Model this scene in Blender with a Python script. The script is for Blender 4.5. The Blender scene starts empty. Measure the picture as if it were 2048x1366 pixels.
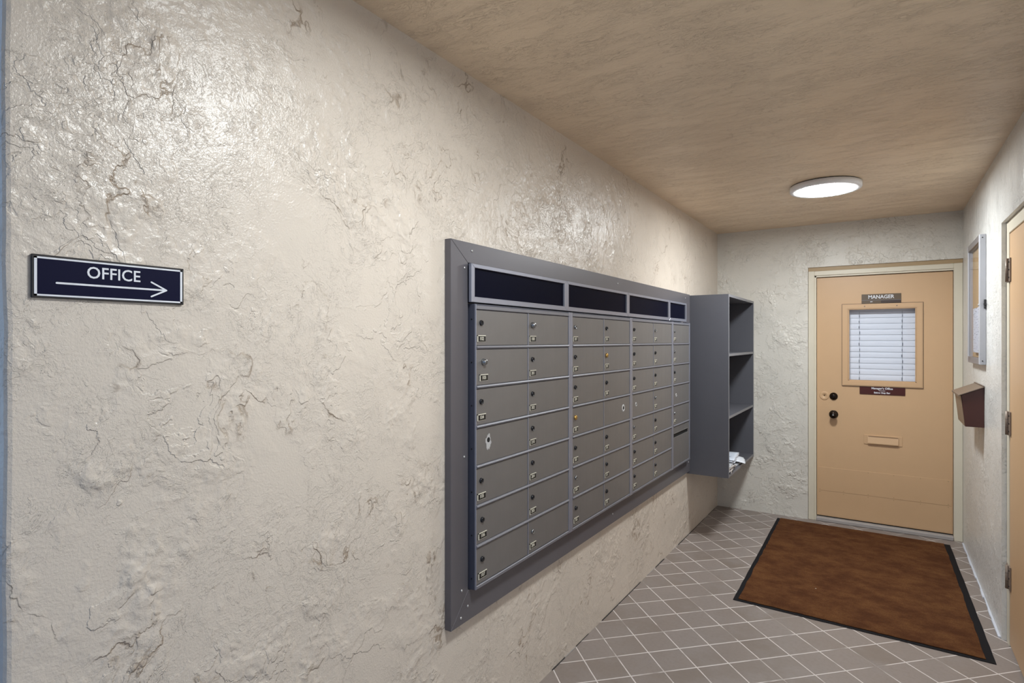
import bpy, bmesh, math, random
from mathutils import Matrix, Vector
R = math.radians
random.seed(7)
sc = bpy.context.scene
COL = sc.collection

# ------------------------------------------------------------------ camera
cam_d = bpy.data.cameras.new('camera')
cam_d.sensor_width = 36.0
cam_d.lens = 1148.0 / 2048.0 * 36.0
cam_d.shift_y = -0.001
cam_d.clip_start = 0.02
cam = bpy.data.objects.new('camera', cam_d)
COL.objects.link(cam)
cam.location = (1.278, 0.0, 1.514)
cam.rotation_euler = (R(90), 0, R(32.9))
sc.camera = cam

# ------------------------------------------------------------------ world: open daylight behind the camera
w = bpy.data.worlds.new('daylight'); sc.world = w
w.use_nodes = True
wn = w.node_tree.nodes; wl = w.node_tree.links
wn.clear()
wo = wn.new('ShaderNodeOutputWorld'); wb = wn.new('ShaderNodeBackground')
tc = wn.new('ShaderNodeTexCoord'); sp = wn.new('ShaderNodeSeparateXYZ')
cr = wn.new('ShaderNodeValToRGB')
wl.new(tc.outputs['Generated'], sp.inputs[0])
wl.new(sp.outputs['Z'], cr.inputs[0])
cr.color_ramp.elements[0].position = 0.0; cr.color_ramp.elements[0].color = (0.52, 0.72, 1.0, 1)
cr.color_ramp.elements[1].position = 0.7; cr.color_ramp.elements[1].color = (0.34, 0.56, 1.0, 1)
wl.new(cr.outputs[0], wb.inputs[0]); wb.inputs[1].default_value = 0.95
wl.new(wb.outputs[0], wo.inputs[0])

LAMP_POWER = (182.0, 132.0)   # emission of the diffusers: lamp by the manager's door, lamp by the open end
sc.view_settings.view_transform = 'Standard'
sc.view_settings.look = 'None'
sc.view_settings.gamma = 1.0
sc.view_settings.use_curve_mapping = False
sc.view_settings.exposure = -0.35

# ------------------------------------------------------------------ helpers
def srgb(r, g, b):
    f = lambda c: (c/255/12.92) if c/255 <= 0.04045 else ((c/255+0.055)/1.055)**2.4
    return (f(r), f(g), f(b), 1.0)

class NB:
    """tiny node-graph builder"""
    def __init__(s, name):
        s.m = bpy.data.materials.new(name); s.m.use_nodes = True
        s.nt = s.m.node_tree; s.n = s.nt.nodes; s.l = s.nt.links
        s.n.clear()
        s.out = s.n.new('ShaderNodeOutputMaterial')
        s.b = s.n.new('ShaderNodeBsdfPrincipled')
        s.l.new(s.b.outputs[0], s.out.inputs[0])
    def set(s, inp, v):
        i = s.b.inputs[inp]
        if hasattr(v, 'links'): s.l.new(v, i)
        else: i.default_value = v
        return s
    def _in(s, node, idx, v):
        if v is None: return
        if hasattr(v, 'links'): s.l.new(v, node.inputs[idx])
        else: node.inputs[idx].default_value = v
    def pos(s, scale=(1, 1, 1), obj=True):
        t = s.n.new('ShaderNodeTexCoord'); m = s.n.new('ShaderNodeMapping')
        m.inputs['Scale'].default_value = scale
        s.l.new(t.outputs['Object'], m.inputs[0]); return m.outputs[0]
    def noise(s, vec, scale, detail=2, rough=0.5, dist=0.0, color=False):
        t = s.n.new('ShaderNodeTexNoise'); s.l.new(vec, t.inputs['Vector'])
        t.inputs['Scale'].default_value = scale; t.inputs['Detail'].default_value = detail
        t.inputs['Roughness'].default_value = rough; t.inputs['Distortion'].default_value = dist
        return t.outputs['Color' if color else 'Fac']
    def voro(s, vec, scale, feature='F1', rand=1.0):
        t = s.n.new('ShaderNodeTexVoronoi'); t.feature = feature
        s.l.new(vec, t.inputs['Vector']); t.inputs['Scale'].default_value = scale
        t.inputs['Randomness'].default_value = rand
        return t.outputs['Distance']
    def ma(s, op, a, b=None, c=None):
        t = s.n.new('ShaderNodeMath'); t.operation = op
        s._in(t, 0, a); s._in(t, 1, b); s._in(t, 2, c); return t.outputs[0]
    def vm(s, op, a, b=None, sc_=None):
        t = s.n.new('ShaderNodeVectorMath'); t.operation = op
        s._in(t, 0, a); s._in(t, 1, b)
        if sc_ is not None: t.inputs['Scale'].default_value = sc_
        return t.outputs[0]
    def step(s, v, a, b, lo=0.0, hi=1.0):
        t = s.n.new('ShaderNodeMapRange'); t.interpolation_type = 'SMOOTHSTEP'
        s._in(t, 0, v); t.inputs[1].default_value = a; t.inputs[2].default_value = b
        t.inputs[3].default_value = lo; t.inputs[4].default_value = hi
        return t.outputs[0]
    def mix(s, f, a, b):
        t = s.n.new('ShaderNodeMix'); t.data_type = 'RGBA'
        s._in(t, 0, f); s._in(t, 6, a); s._in(t, 7, b); return t.outputs[2]
    def bump(s, h, dist, strength=1.0, prev=None):
        t = s.n.new('ShaderNodeBump'); s._in(t, 'Height', h)
        t.inputs['Distance'].default_value = dist; t.inputs['Strength'].default_value = strength
        if prev is not None: s.l.new(prev, t.inputs['Normal'])
        return t.outputs[0]

def plain(name, col, rough=0.5, metal=0.0, spec=0.5, bump=0.0, bscale=300, var=0.0, coat=0.0):
    b = NB(name)
    p = b.pos()
    if var > 0:
        n = b.noise(p, 9, 4, 0.6)
        dk = tuple(c*(1-var) for c in col[:3]) + (1,); lt = tuple(min(1, c*(1+var)) for c in col[:3]) + (1,)
        b.set('Base Color', b.mix(n, dk, lt))
    else:
        b.set('Base Color', col)
    b.set('Roughness', rough).set('Metallic', metal).set('Specular IOR Level', spec)
    if coat: b.set('Coat Weight', coat)
    if bump > 0:
        b.set('Normal', b.bump(b.noise(p, bscale, 2), bump))
    return b.m

def stucco(name, col, dirt, rough=0.42, edge=0.0016, chip=0.0009, peel=0.00026, seed=(0, 0, 0), plate=2.0, stretch=(1, 1, 1), dirt_amt=0.5, spec=0.5, cover=(0.40, 0.60)):
    """trowelled skip-coat plaster under satin paint"""
    b = NB(name)
    p0 = b.pos(stretch)
    p = b.vm('ADD', p0, seed)
    wv = b.vm('SCALE', b.vm('SUBTRACT', b.noise(p, 3.2, 3, 0.6, color=True), (0.5, 0.5, 0.5)), None, 0.30)
    jg = b.vm('SCALE', b.vm('SUBTRACT', b.noise(p, 38, 3, 0.65, color=True), (0.5, 0.5, 0.5)), None, 0.030)
    q = b.vm('ADD', b.vm('ADD', p, wv), jg)
    n1 = b.noise(q, plate, 4, 0.58)
    n2 = b.noise(b.vm('ADD', q, (11.3, 4.1, 7.7)), plate*1.9, 4, 0.58)
    m1 = b.step(b.noise(b.vm('ADD', p, (3.1, 9.2, 5.5)), 4.6, 4, 0.65), cover[0]+0.04, cover[1])
    m2 = b.step(b.noise(b.vm('ADD', p, (8.1, 1.2, 2.5)), 5.4, 4, 0.65), cover[0]+0.06, cover[1])
    s1 = b.ma('MULTIPLY', b.step(n1, 0.500, 0.506), m1)
    s2 = b.ma('MULTIPLY', b.step(n2, 0.540, 0.549), m2)
    s3 = b.ma('MULTIPLY', b.step(n2, 0.43, 0.440), m1)
    s4 = b.ma('MULTIPLY', b.step(n1, 0.585, 0.592), m2)
    s5 = b.ma('MULTIPLY', b.step(n2, 0.485, 0.494), b.ma('MULTIPLY', m1, m2))
    plates = b.ma('ADD', b.ma('ADD', b.ma('ADD', s1, s2), b.ma('ADD', s4, s5)), s3)
    # rough dabs, in patches
    patch = b.step(b.noise(b.vm('ADD', p, (5.1, 7.2, 1.5)), 3.0, 5, 0.7), 0.40, 0.57)
    nf = b.noise(q, 58, 4, 0.68)
    chips = b.ma('MULTIPLY', b.step(nf, 0.50, 0.56), patch)
    nf2 = b.noise(q, 30, 4, 0.65)
    flecks = b.ma('MULTIPLY', b.step(nf2, 0.575, 0.592), b.step(patch, 0.0, 1.0, 0.12, 1.0))
    peelh = b.noise(p, 190, 2, 0.55)
    undul = b.noise(p, 6, 2, 0.5)
    h = b.ma('MULTIPLY', plates, edge)
    h = b.ma('ADD', h, b.ma('MULTIPLY', chips, chip*0.55))
    h = b.ma('ADD', h, b.ma('MULTIPLY', flecks, chip))
    h = b.ma('ADD', h, b.ma('MULTIPLY', peelh, peel*4))
    h = b.ma('ADD', h, b.ma('MULTIPLY', undul, 0.0015))
    b.set('Normal', b.bump(h, 1.0))
    # grime caught along the lap lines
    lap = b.ma('MULTIPLY', b.ma('MULTIPLY', b.step(n1, 0.494, 0.501), b.step(n1, 0.512, 0.504)), m1)
    lap2 = b.ma('MULTIPLY', b.ma('MULTIPLY', b.step(n2, 0.533, 0.541), b.step(n2, 0.553, 0.546)), m2)
    lap = b.ma('MAXIMUM', lap, lap2)
    lap = b.ma('MULTIPLY', lap, b.step(b.noise(p, 5.5, 2), 0.45, 0.62))
    big = b.noise(p, 1.3, 3, 0.5)
    base = b.mix(big, tuple(c*0.95 for c in col[:3])+(1,), tuple(min(1, c*1.05) for c in col[:3])+(1,))
    speck = b.step(b.voro(p, 9.0), 0.030, 0.018)
    speck = b.ma('MULTIPLY', speck, b.step(b.noise(p, 2.1, 2), 0.52, 0.58))
    c1 = b.mix(b.ma('MULTIPLY', lap, dirt_amt), base, dirt)
    b.set('Base Color', b.mix(b.ma('MULTIPLY', speck, 0.75), c1, srgb(60, 45, 35)))
    b.set('Roughness', rough)
    b.set('Specular IOR Level', spec)
    return b.m

def setp(o, label=None, cat=None, group=None, kind=None):
    if label: o['label'] = label
    if cat: o['category'] = cat
    if group: o['group'] = group
    if kind: o['kind'] = kind
    return o

def empty(name, loc=(0, 0, 0), label=None, cat=None, group=None, kind=None):
    o = bpy.data.objects.new(name, None); COL.objects.link(o)
    o.empty_display_size = 0.1
    o.location = loc
    return setp(o, label, cat, group, kind)

class MB:
    """collects shapes given in world coordinates; build() makes ONE mesh object"""
    def __init__(s): s.bm = bmesh.new()
    def _mi(s, faces, mi, smooth=False):
        for f in faces:
            f.material_index = mi; f.smooth = smooth
    def box(s, x0, x1, y0, y1, z0, z1, bev=0.0, mi=0, seg=1):
        t = bmesh.new()
        bmesh.ops.create_cube(t, size=1)
        for v in t.verts:
            v.co = Vector(((x0+x1)/2+v.co.x*(x1-x0), (y0+y1)/2+v.co.y*(y1-y0), (z0+z1)/2+v.co.z*(z1-z0)))
        if bev > 0:
            bmesh.ops.bevel(t, geom=list(t.edges), offset=bev, segments=seg, affect='EDGES', profile=0.5)
        s.add(t, mi=mi); return s
    def add(s, t, mi=0, mat=None, smooth=None):
        if mat is not None: bmesh.ops.transform(t, matrix=mat, verts=t.verts)
        me = bpy.data.meshes.new('tmp')
        for f in t.faces:
            f.material_index = mi
            if smooth is not None: f.smooth = smooth
        t.to_mesh(me); t.free()
        s.bm.from_mesh(me); bpy.data.meshes.remove(me)
    def prism(s, pts, axis, a, b, mi=0, bev=0.0):
        """pts: polygon of 2D points in the two other axes (cyclic order), extruded along axis from a to b"""
        t = bmesh.new()
        def P(p, k):
            if axis == 'x': return (k, p[0], p[1])
            if axis == 'y': return (p[0], k, p[1])
            return (p[0], p[1], k)
        va = [t.verts.new(P(p, a)) for p in pts]; vb = [t.verts.new(P(p, b)) for p in pts]
        t.faces.new(va); t.faces.new(vb[::-1])
        n = len(pts)
        for i in range(n): t.faces.new((va[i], vb[i], vb[(i+1) % n], va[(i+1) % n]))
        bmesh.ops.recalc_face_normals(t, faces=t.faces)
        if bev > 0: bmesh.ops.bevel(t, geom=list(t.edges), offset=bev, segments=1, affect='EDGES')
        s.add(t, mi=mi); return s
    def cyl(s, c, axis, r, depth, mi=0, seg=24, r2=None, bev=0.0, smooth=True):
        """cylinder centred at c along axis vector"""
        t = bmesh.new()
        bmesh.ops.create_cone(t, cap_ends=True, segments=seg, radius1=r, radius2=r if r2 is None else r2, depth=depth)
        if bev > 0:
            es = [e for e in t.edges if len(e.link_faces) == 2 and any(len(f.verts) > 4 for f in e.link_faces)]
            bmesh.ops.bevel(t, geom=es, offset=bev, segments=2, affect='EDGES')
        for f in t.faces: f.smooth = smooth and len(f.verts) <= 4
        m = Matrix.Translation(Vector(c)) @ Vector(axis).normalized().to_track_quat('Z', 'Y').to_matrix().to_4x4()
        bmesh.ops.transform(t, matrix=m, verts=t.verts)
        me = bpy.data.meshes.new('tmp')
        for f in t.faces: f.material_index = mi
        t.to_mesh(me); t.free(); s.bm.from_mesh(me); bpy.data.meshes.remove(me)
        return s
    def lathe(s, prof, c, axis, mi=0, seg=32, mis=None):
        """prof: (radius, height) along axis"""
        t = bmesh.new(); rings = []
        for r, h in prof:
            if r < 1e-6: rings.append([t.verts.new((0, 0, h))])
            else: rings.append([t.verts.new((r*math.cos(2*math.pi*i/seg), r*math.sin(2*math.pi*i/seg), h)) for i in range(seg)])
        for k in range(len(rings)-1):
            A, B = rings[k], rings[k+1]
            for i in range(seg):
                j = (i+1) % seg
                if len(A) == 1 and len(B) == 1: continue
                if len(A) == 1: f = t.faces.new((A[0], B[i], B[j]))
                elif len(B) == 1: f = t.faces.new((A[i], A[j], B[0]))
                else: f = t.faces.new((A[i], A[j], B[j], B[i]))
                f.material_index = mis[k] if mis else mi; f.smooth = True
        bmesh.ops.recalc_face_normals(t, faces=t.faces)
        m = Matrix.Translation(Vector(c)) @ Vector(axis).normalized().to_track_quat('Z', 'Y').to_matrix().to_4x4()
        bmesh.ops.transform(t, matrix=m, verts=t.verts)
        me = bpy.data.meshes.new('tmp'); t.to_mesh(me); t.free(); s.bm.from_mesh(me); bpy.data.meshes.remove(me)
        return s
    def quad(s, pts, mi=0):
        f = s.bm.faces.new([s.bm.verts.new(p) for p in pts]); f.material_index = mi; return s
    def text(s, body, M, size, mi=0, depth=0.0004, bold=0.0, align='CENTER', width=1.0, spacing=1.0):
        cu = bpy.data.curves.new('t', 'FONT'); cu.body = body; cu.size = size; cu.extrude = depth
        cu.offset = bold; cu.align_x = align; cu.align_y = 'CENTER'; cu.space_character = spacing
        cu.resolution_u = 3
        o = bpy.data.objects.new('t', cu); COL.objects.link(o)
        dg = bpy.context.evaluated_depsgraph_get(); dg.update()
        me = bpy.data.meshes.new_from_object(o.evaluated_get(dg))
        me.transform(M @ Matrix.Diagonal((width, 1, 1, 1)))
        me.materials.clear()
        for p in me.polygons: p.material_index = mi; p.use_smooth = False
        s.bm.from_mesh(me)
        for f in s.bm.faces[-len(me.polygons):] if False else []: pass
        bpy.data.objects.remove(o); bpy.data.curves.remove(cu); bpy.data.meshes.remove(me)
        return s
    def build(s, name, mats, parent=None, origin=None, smooth_angle=None):
        me = bpy.data.meshes.new(name)
        if not isinstance(mats, (list, tuple)): mats = [mats]
        for m in mats: me.materials.append(m)
        org = Vector(origin) if origin is not None else Vector((0, 0, 0))
        base = org
        bmesh.ops.transform(s.bm, matrix=Matrix.Translation(-org), verts=s.bm.verts)
        s.bm.to_mesh(me); s.bm.free()
        o = bpy.data.objects.new(name, me); COL.objects.link(o)
        if parent is not None:
            o.parent = parent
            pl = Vector((0, 0, 0)); q = parent
            while q is not None: pl = pl + q.location; q = q.parent
            o.location = org - pl
        else:
            o.location = org
        return o

def on_left(y, z, x):    # frame for lettering on a face turned to +x
    return Matrix(((0, 0, 1, x), (1, 0, 0, y), (0, 1, 0, z), (0, 0, 0, 1)))
def on_back(x, z, y):    # frame for lettering on a face turned to -y
    return Matrix(((1, 0, 0, x), (0, 0, -1, y), (0, 1, 0, z), (0, 0, 0, 1)))

# ------------------------------------------------------------------ materials
M = {}
M['wall_left'] = stucco('stucco_cream', srgb(212, 200, 187), srgb(125, 98, 68), rough=0.31, seed=(2.0, 3.3, 1.0), plate=2.1, dirt_amt=0.6, spec=0.6)
M['wall_back'] = stucco('stucco_cream_far', srgb(216, 211, 202), srgb(140, 112, 80), rough=0.38, seed=(7.0, 1.3, 4.0), plate=2.6, edge=0.0022, dirt_amt=0.3)
M['wall_right'] = stucco('stucco_cream_right', srgb(228, 226, 222), srgb(160, 135, 100), rough=0.25, seed=(1.0, 8.3, 3.0), plate=3.0, edge=0.0014, chip=0.0020, peel=0.0004, dirt_amt=0.1)
M['ceiling'] = stucco('ceiling_plaster', srgb(240, 217, 188), srgb(120, 95, 65), rough=0.34, seed=(4.0, 2.3, 6.0), plate=2.2, edge=0.0009, chip=0.0016, peel=0.0002, stretch=(1.0, 2.6, 1.0), dirt_amt=0.15)
M['trim'] = plain('dark_bronze_paint', srgb(101, 98, 103), rough=0.38, metal=0.25, var=0.04, bump=0.00003, bscale=700)
M['housing'] = plain('housing_grey_paint', srgb(128, 127, 134), rough=0.45, metal=0.3, var=0.04)
M['mull'] = plain('silver_mullion', srgb(158, 160, 174), rough=0.3, metal=0.55, var=0.04)
M['flange'] = plain('flange_dark_blue_grey', srgb(72, 74, 88), rough=0.45, metal=0.2)
M['seam'] = plain('seam_dark', srgb(24, 24, 30), rough=0.7)
M['seam_line'] = plain('mitre_line', srgb(40, 38, 40), rough=0.6)
M['screw'] = plain('screw_zinc', srgb(205, 205, 205), rough=0.3, metal=0.8)
M['slit'] = plain('smoked_window', srgb(13, 14, 30), rough=0.3, spec=0.02)
M['black'] = plain('black_hole', srgb(8, 8, 9), rough=0.8)
M['chrome'] = plain('lock_nickel', srgb(160, 162, 166), rough=0.25, metal=0.95)
M['lockdark'] = plain('lock_dark', srgb(62, 62, 66), rough=0.3, metal=0.8)
M['brass'] = plain('lock_brass', srgb(205, 165, 95), rough=0.35, metal=0.9)
M['ivory'] = plain('plate_ivory', srgb(222, 216, 200), rough=0.5)
M['plateblack'] = plain('plate_black', srgb(20, 17, 14), rough=0.5)
M['shelf'] = plain('shelf_charcoal', srgb(88, 88, 95), rough=0.5, var=0.05, bump=0.00004, bscale=500)
M['shelf_edge'] = plain('shelf_edge_grey', srgb(122, 122, 128), rough=0.45)
M['door'] = plain('door_tan_paint', srgb(204, 168, 130), rough=0.42, var=0.03, bump=0.00008, bscale=120)
M['frame'] = plain('frame_offwhite_paint', srgb(216, 207, 188), rough=0.4, var=0.03, bump=0.0001, bscale=60)
M['head'] = plain('head_shaded_tan', srgb(168, 142, 106), rough=0.5)  # tan with the shade above the door frame put into its colour
M['sill'] = plain('sill_concrete', srgb(165, 158, 155), rough=0.6, var=0.12)
M['caulk'] = plain('caulk_white', srgb(205, 208, 218), rough=0.5)
M['bronze'] = plain('oil_rubbed_bronze', srgb(42, 32, 26), rough=0.22, metal=0.7)
M['hinge'] = plain('hinge_bronze', srgb(132, 116, 104), rough=0.45, metal=0.15)
M['signbrown'] = plain('sign_walnut', srgb(92, 74, 54), rough=0.35, var=0.15)
M['signtape'] = plain('sign_insert_shadow_line', srgb(62, 44, 34), rough=0.3)
M['signred'] = plain('sign_oxblood', srgb(72, 24, 16), rough=0.35)
M['white'] = plain('letter_white', srgb(225, 226, 232), rough=0.5)
M['navy'] = plain('sign_navy', srgb(15, 16, 44), rough=0.5, spec=0.1)
M['signrim'] = plain('sign_black_rim', srgb(22, 18, 22), rough=0.4)
M['blind'] = plain('blind_white', srgb(242, 243, 248), rough=0.5)
M['cord'] = plain('blind_cord', srgb(95, 98, 108), rough=0.7)
M['lampwhite'] = plain('lamp_rim_white', srgb(240, 242, 248), rough=0.4)
M['gasket'] = plain('lamp_gasket', srgb(70, 65, 62), rough=0.8)
M['boxbrown'] = plain('drop_box_brown', srgb(70, 34, 26), rough=0.4, var=0.06)
M['boxlid'] = plain('drop_box_lid', srgb(122, 106, 94), rough=0.35, metal=0.3)
M['case'] = plain('case_aluminium', srgb(176, 176, 182), rough=0.5, metal=0.15, var=0.04)
M['caseend'] = plain('case_rail_grey', srgb(140, 134, 134), rough=0.4, metal=0.5)
M['cork'] = plain('case_backing_tan', srgb(196, 164, 122), rough=0.7, var=0.08)
M['rubber'] = plain('mat_rubber', srgb(17, 16, 20), rough=0.75, spec=0.2)
M['outer'] = plain('far_concrete', srgb(150, 150, 150), rough=0.8, var=0.05)

def glass(name, refl=0.10):
    m = bpy.data.materials.new(name); m.use_nodes = True
    n = m.node_tree.nodes; l = m.node_tree.links; n.clear()
    o = n.new('ShaderNodeOutputMaterial'); mx = n.new('ShaderNodeMixShader')
    t = n.new('ShaderNodeBsdfTransparent'); t.inputs[0].default_value = (0.95, 0.96, 0.98, 1)
    g = n.new('ShaderNodeBsdfGlossy'); g.inputs['Roughness'].default_value = 0.03
    f = n.new('ShaderNodeFresnel'); f.inputs[0].default_value = 1.32
    mi_ = n.new('ShaderNodeMath'); mi_.operation = 'MINIMUM'; mi_.inputs[1].default_value = 0.16
    l.new(f.outputs[0], mi_.inputs[0]); l.new(mi_.outputs[0], mx.inputs[0]); l.new(t.outputs[0], mx.inputs[1]); l.new(g.outputs[0], mx.inputs[2])
    l.new(mx.outputs[0], o.inputs[0]); return m
M['glass'] = glass('window_glass')

def emis(name, col, s):
    b = NB(name); b.set('Base Color', (0.8, 0.8, 0.8, 1)).set('Emission Color', col).set('Emission Strength', s)
    return b.m
M['diffuser'] = emis('lamp_diffuser', (0.93, 0.985, 1.0, 1), LAMP_POWER[0])
M['diffuser2'] = emis('lamp_diffuser_dimmed', (0.93, 0.985, 1.0, 1), LAMP_POWER[1])  # same lamp model, dimmed to balance brightness along the hallway

# satin mailbox doors: faint brushed grain and scuffs
b = NB('mailbox_door_taupe')
p = b.pos((1, 1, 1)); g = b.noise(b.pos((1, 60, 1)), 8, 2)
sm = b.noise(p, 4, 4, 0.6)
b.set('Base Color', b.mix(sm, srgb(116, 113, 112), srgb(131, 127, 125)))
b.set('Metallic', 0.35).set('Roughness', b.step(g, 0.3, 0.7, 0.34, 0.46))
b.set('Normal', b.bump(b.noise(p, 600, 2), 0.00003))
M['mdoor'] = b.m
M['bare'] = plain('scraped_metal', srgb(196, 196, 198), rough=0.5, metal=0.3, var=0.2, bump=0.0004, bscale=200)

# diagonal quarry tiles
b = NB('quarry_tile_floor')
p = b.pos(); s = b.n.new('ShaderNodeSeparateXYZ'); b.l.new(p, s.inputs[0])
X, Y = s.outputs[0], s.outputs[1]
U = b.ma('DIVIDE', b.ma('SUBTRACT', b.ma('MULTIPLY', b.ma('ADD', X, Y), 0.70711), 1.9705), 0.1637)
V = b.ma('DIVIDE', b.ma('SUBTRACT', b.ma('MULTIPLY', b.ma('SUBTRACT', Y, X), 0.70711), 1.5150), 0.1668)
U = b.ma('ADD', U, b.ma('MULTIPLY', b.ma('SUBTRACT', b.noise(p, 14, 2), 0.5), 0.008))
V = b.ma('ADD', V, b.ma('MULTIPLY', b.ma('SUBTRACT', b.noise(b.vm('ADD', p, (3, 3, 0)), 14, 2), 0.5), 0.008))
fu = b.ma('ABSOLUTE', b.ma('SUBTRACT', b.ma('FRACT', b.ma('ADD', U, 0.5)), 0.5))
fv = b.ma('ABSOLUTE', b.ma('SUBTRACT', b.ma('FRACT', b.ma('ADD', V, 0.5)), 0.5))
d = b.ma('MINIMUM', fu, fv)
tile = b.step(d, 0.012, 0.023)
cb = b.n.new('ShaderNodeCombineXYZ')
b.l.new(b.ma('FLOOR', U), cb.inputs[0]); b.l.new(b.ma('FLOOR', V), cb.inputs[1])
wn_ = b.n.new('ShaderNodeTexWhiteNoise'); b.l.new(cb.outputs[0], wn_.inputs[0])
tv = b.mix(wn_.outputs['Value'], srgb(126, 114, 106), srgb(143, 132, 127))
tn = b.mix(b.step(b.noise(p, 5, 3, 0.6), 0.35, 0.7), tv, srgb(138, 128, 123))
tn = b.mix(b.ma('MULTIPLY', b.step(b.noise(p, 60, 3), 0.4, 0.75), 0.25), tn, srgb(118, 106, 98))
gc = b.mix(b.step(b.noise(p, 4.2, 3), 0.36, 0.48), srgb(150, 140, 134), srgb(208, 199, 195))
b.set('Base Color', b.mix(tile, gc, tn))
hh = b.ma('ADD', b.ma('MULTIPLY', b.step(d, 0.012, 0.04), 0.0012), b.ma('MULTIPLY', b.noise(p, 220, 2), 0.00025))
b.set('Normal', b.bump(hh, 1.0)).set('Roughness', b.step(tile, 0, 1, 0.8, 0.46))
M['floor'] = b.m

# mat pile
b = NB('mat_brown_pile')
p = b.pos()
n_big = b.noise(b.pos((1.0, 1.4, 1)), 5.0, 8, 0.72)
n_f = b.noise(p, 170, 4, 0.75)
c = b.mix(b.step(n_big, 0.35, 0.68), srgb(82, 49, 30), srgb(114, 76, 46))
c = b.mix(b.step(n_f, 0.35, 0.7, 0.0, 0.55), c, srgb(62, 36, 20))
lint = b.step(b.voro(p, 5.0), 0.028, 0.018)
b.set('Base Color', b.mix(lint, c, srgb(190, 180, 165)))
b.set('Roughness', 0.95).set('Specular IOR Level', 0.1)
b.set('Normal', b.bump(n_f, 0.004))
M['pile'] = b.m

def print_mat(name, paper, ink, sx, thr=0.5, scale=30):
    b = NB(name); p = b.pos(sx)
    n = b.noise(p, scale, 2, 0.6)
    b.set('Base Color', b.mix(b.step(n, thr, thr+0.05), paper, ink)).set('Roughness', 0.55)
    return b.m
M['news1'] = print_mat('newsprint', srgb(205, 208, 214), srgb(60, 64, 74), (1, 4, 1), 0.56, 26)
M['news2'] = print_mat('newsprint_dark', srgb(196, 188, 184), srgb(30, 34, 48), (3, 1, 1), 0.48, 22)
M['mag'] = print_mat('magazine_blue', srgb(218, 226, 240), srgb(52, 74, 130), (1, 1, 1), 0.60, 9)
M['paper'] = plain('paper_white', srgb(232, 236, 244), rough=0.6)
M['notice'] = print_mat('notice_print', srgb(222, 226, 236), srgb(150, 156, 170), (1, 1, 12), 0.58, 12)

# ------------------------------------------------------------------ the room shell
def struct(name, mb, mats, parent=None, origin=None):
    o = mb.build(name, mats, parent, origin)
    if parent is None: o['kind'] = 'structure'
    return o

HX, HY, HZ = 1.78, 5.446, 2.49
m = MB(); m.box(-6, 6, -8, 7.2, -0.12, 0.0); struct('floor', m, M['floor'])
m = MB(); m.box(-0.25, 2.1, -0.45, 7.2, HZ, HZ+0.2); struct('ceiling', m, M['ceiling'])

# left wall with a hand-trowelled, slightly wandering end corner
t = bmesh.new()
zs = [i*HZ/60 for i in range(61)]
rnd = random.Random(3)
wob = [0.0]
for _ in zs[1:]: wob.append(wob[-1]*0.85 + rnd.uniform(-0.0012, 0.0012))
ring = []
for z, wv in zip(zs, wob):
    e = 0.356 + wv - 0.0012*(z-1.2)
    ring.append([t.verts.new(q) for q in ((0, HY+0.15, z), (0, e+0.010, z), (-0.002, e+0.004, z), (-0.007, e, z), (-0.22, e, z), (-0.22, HY+0.15, z))])
for a, c_ in zip(ring, ring[1:]):
    for i in range(6):
        j = (i+1) % 6
        t.faces.new((a[i], a[j], c_[j], c_[i]))
t.faces.new(ring[0][::-1]); t.faces.new(ring[-1])
bmesh.ops.recalc_face_normals(t, faces=t.faces)
m = MB(); m.add(t); struct('wall_left', m, M['wall_left'])

DX0, DZ1 = 0.742, 2.13            # opening of the manager's door
m = MB()
m.box(0.0, DX0, HY, HY+0.15, 0, HZ, mi=0)
m.box(DX0, HX, HY, HY+0.15, DZ1, HZ, mi=0)
struct('wall_back', m, M['wall_back'])
RY0, RY1, RZ1 = 2.74, 3.784, 2.108   # opening of the right-hand door
m = MB()
m.box(HX, HX+0.16, RY1, HY+0.15, 0, HZ); m.box(HX, HX+0.16, -0.45, RY0, 0, HZ); m.box(HX, HX+0.16, RY0, RY1, RZ1, HZ)
struct('wall_right', m, M['wall_right'])
# the room behind the manager's door, closed off
m = MB()
m.box(-0.2, 2.1, 7.0, 7.1, 0, HZ); m.box(-0.3, -0.2, HY+0.16, 7.1, 0, HZ); m.box(2.0, 2.1, HY+0.16, 7.1, 0, HZ)
struct('wall_office', m, M['frame'])

# seams at the foot of the walls
rnd = random.Random(5)
m = MB(); y = 3.80
while y < HY-0.04:
    y2 = min(y+rnd.uniform(0.05, 0.12), HY-0.02)
    wv = rnd.uniform(0.007, 0.013); m.prism([(HX-wv, y), (HX-0.0005, y), (HX-0.0005, y2), (HX-wv*rnd.uniform(0.85, 1.1), y2)], 'z', 0.0005, 0.008)
    y = y2
struct('trim_1', m, M['caulk'])
m = MB(); y = 0.36
while y < 5.40:
    y2 = min(y+rnd.uniform(0.06, 0.2), 5.42)
    if rnd.random() < 0.8:
        wv = rnd.uniform(0.002, 0.006); m.prism([(0.0005, y), (wv, y), (wv*rnd.uniform(0.5, 1.3), y2), (0.0005, y2)], 'z', 0.0005, 0.003, mi=0 if rnd.random() < 0.7 else 1)
    y = y2
struct('trim_2', m, [M['seam_line'], M['sill']])

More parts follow.
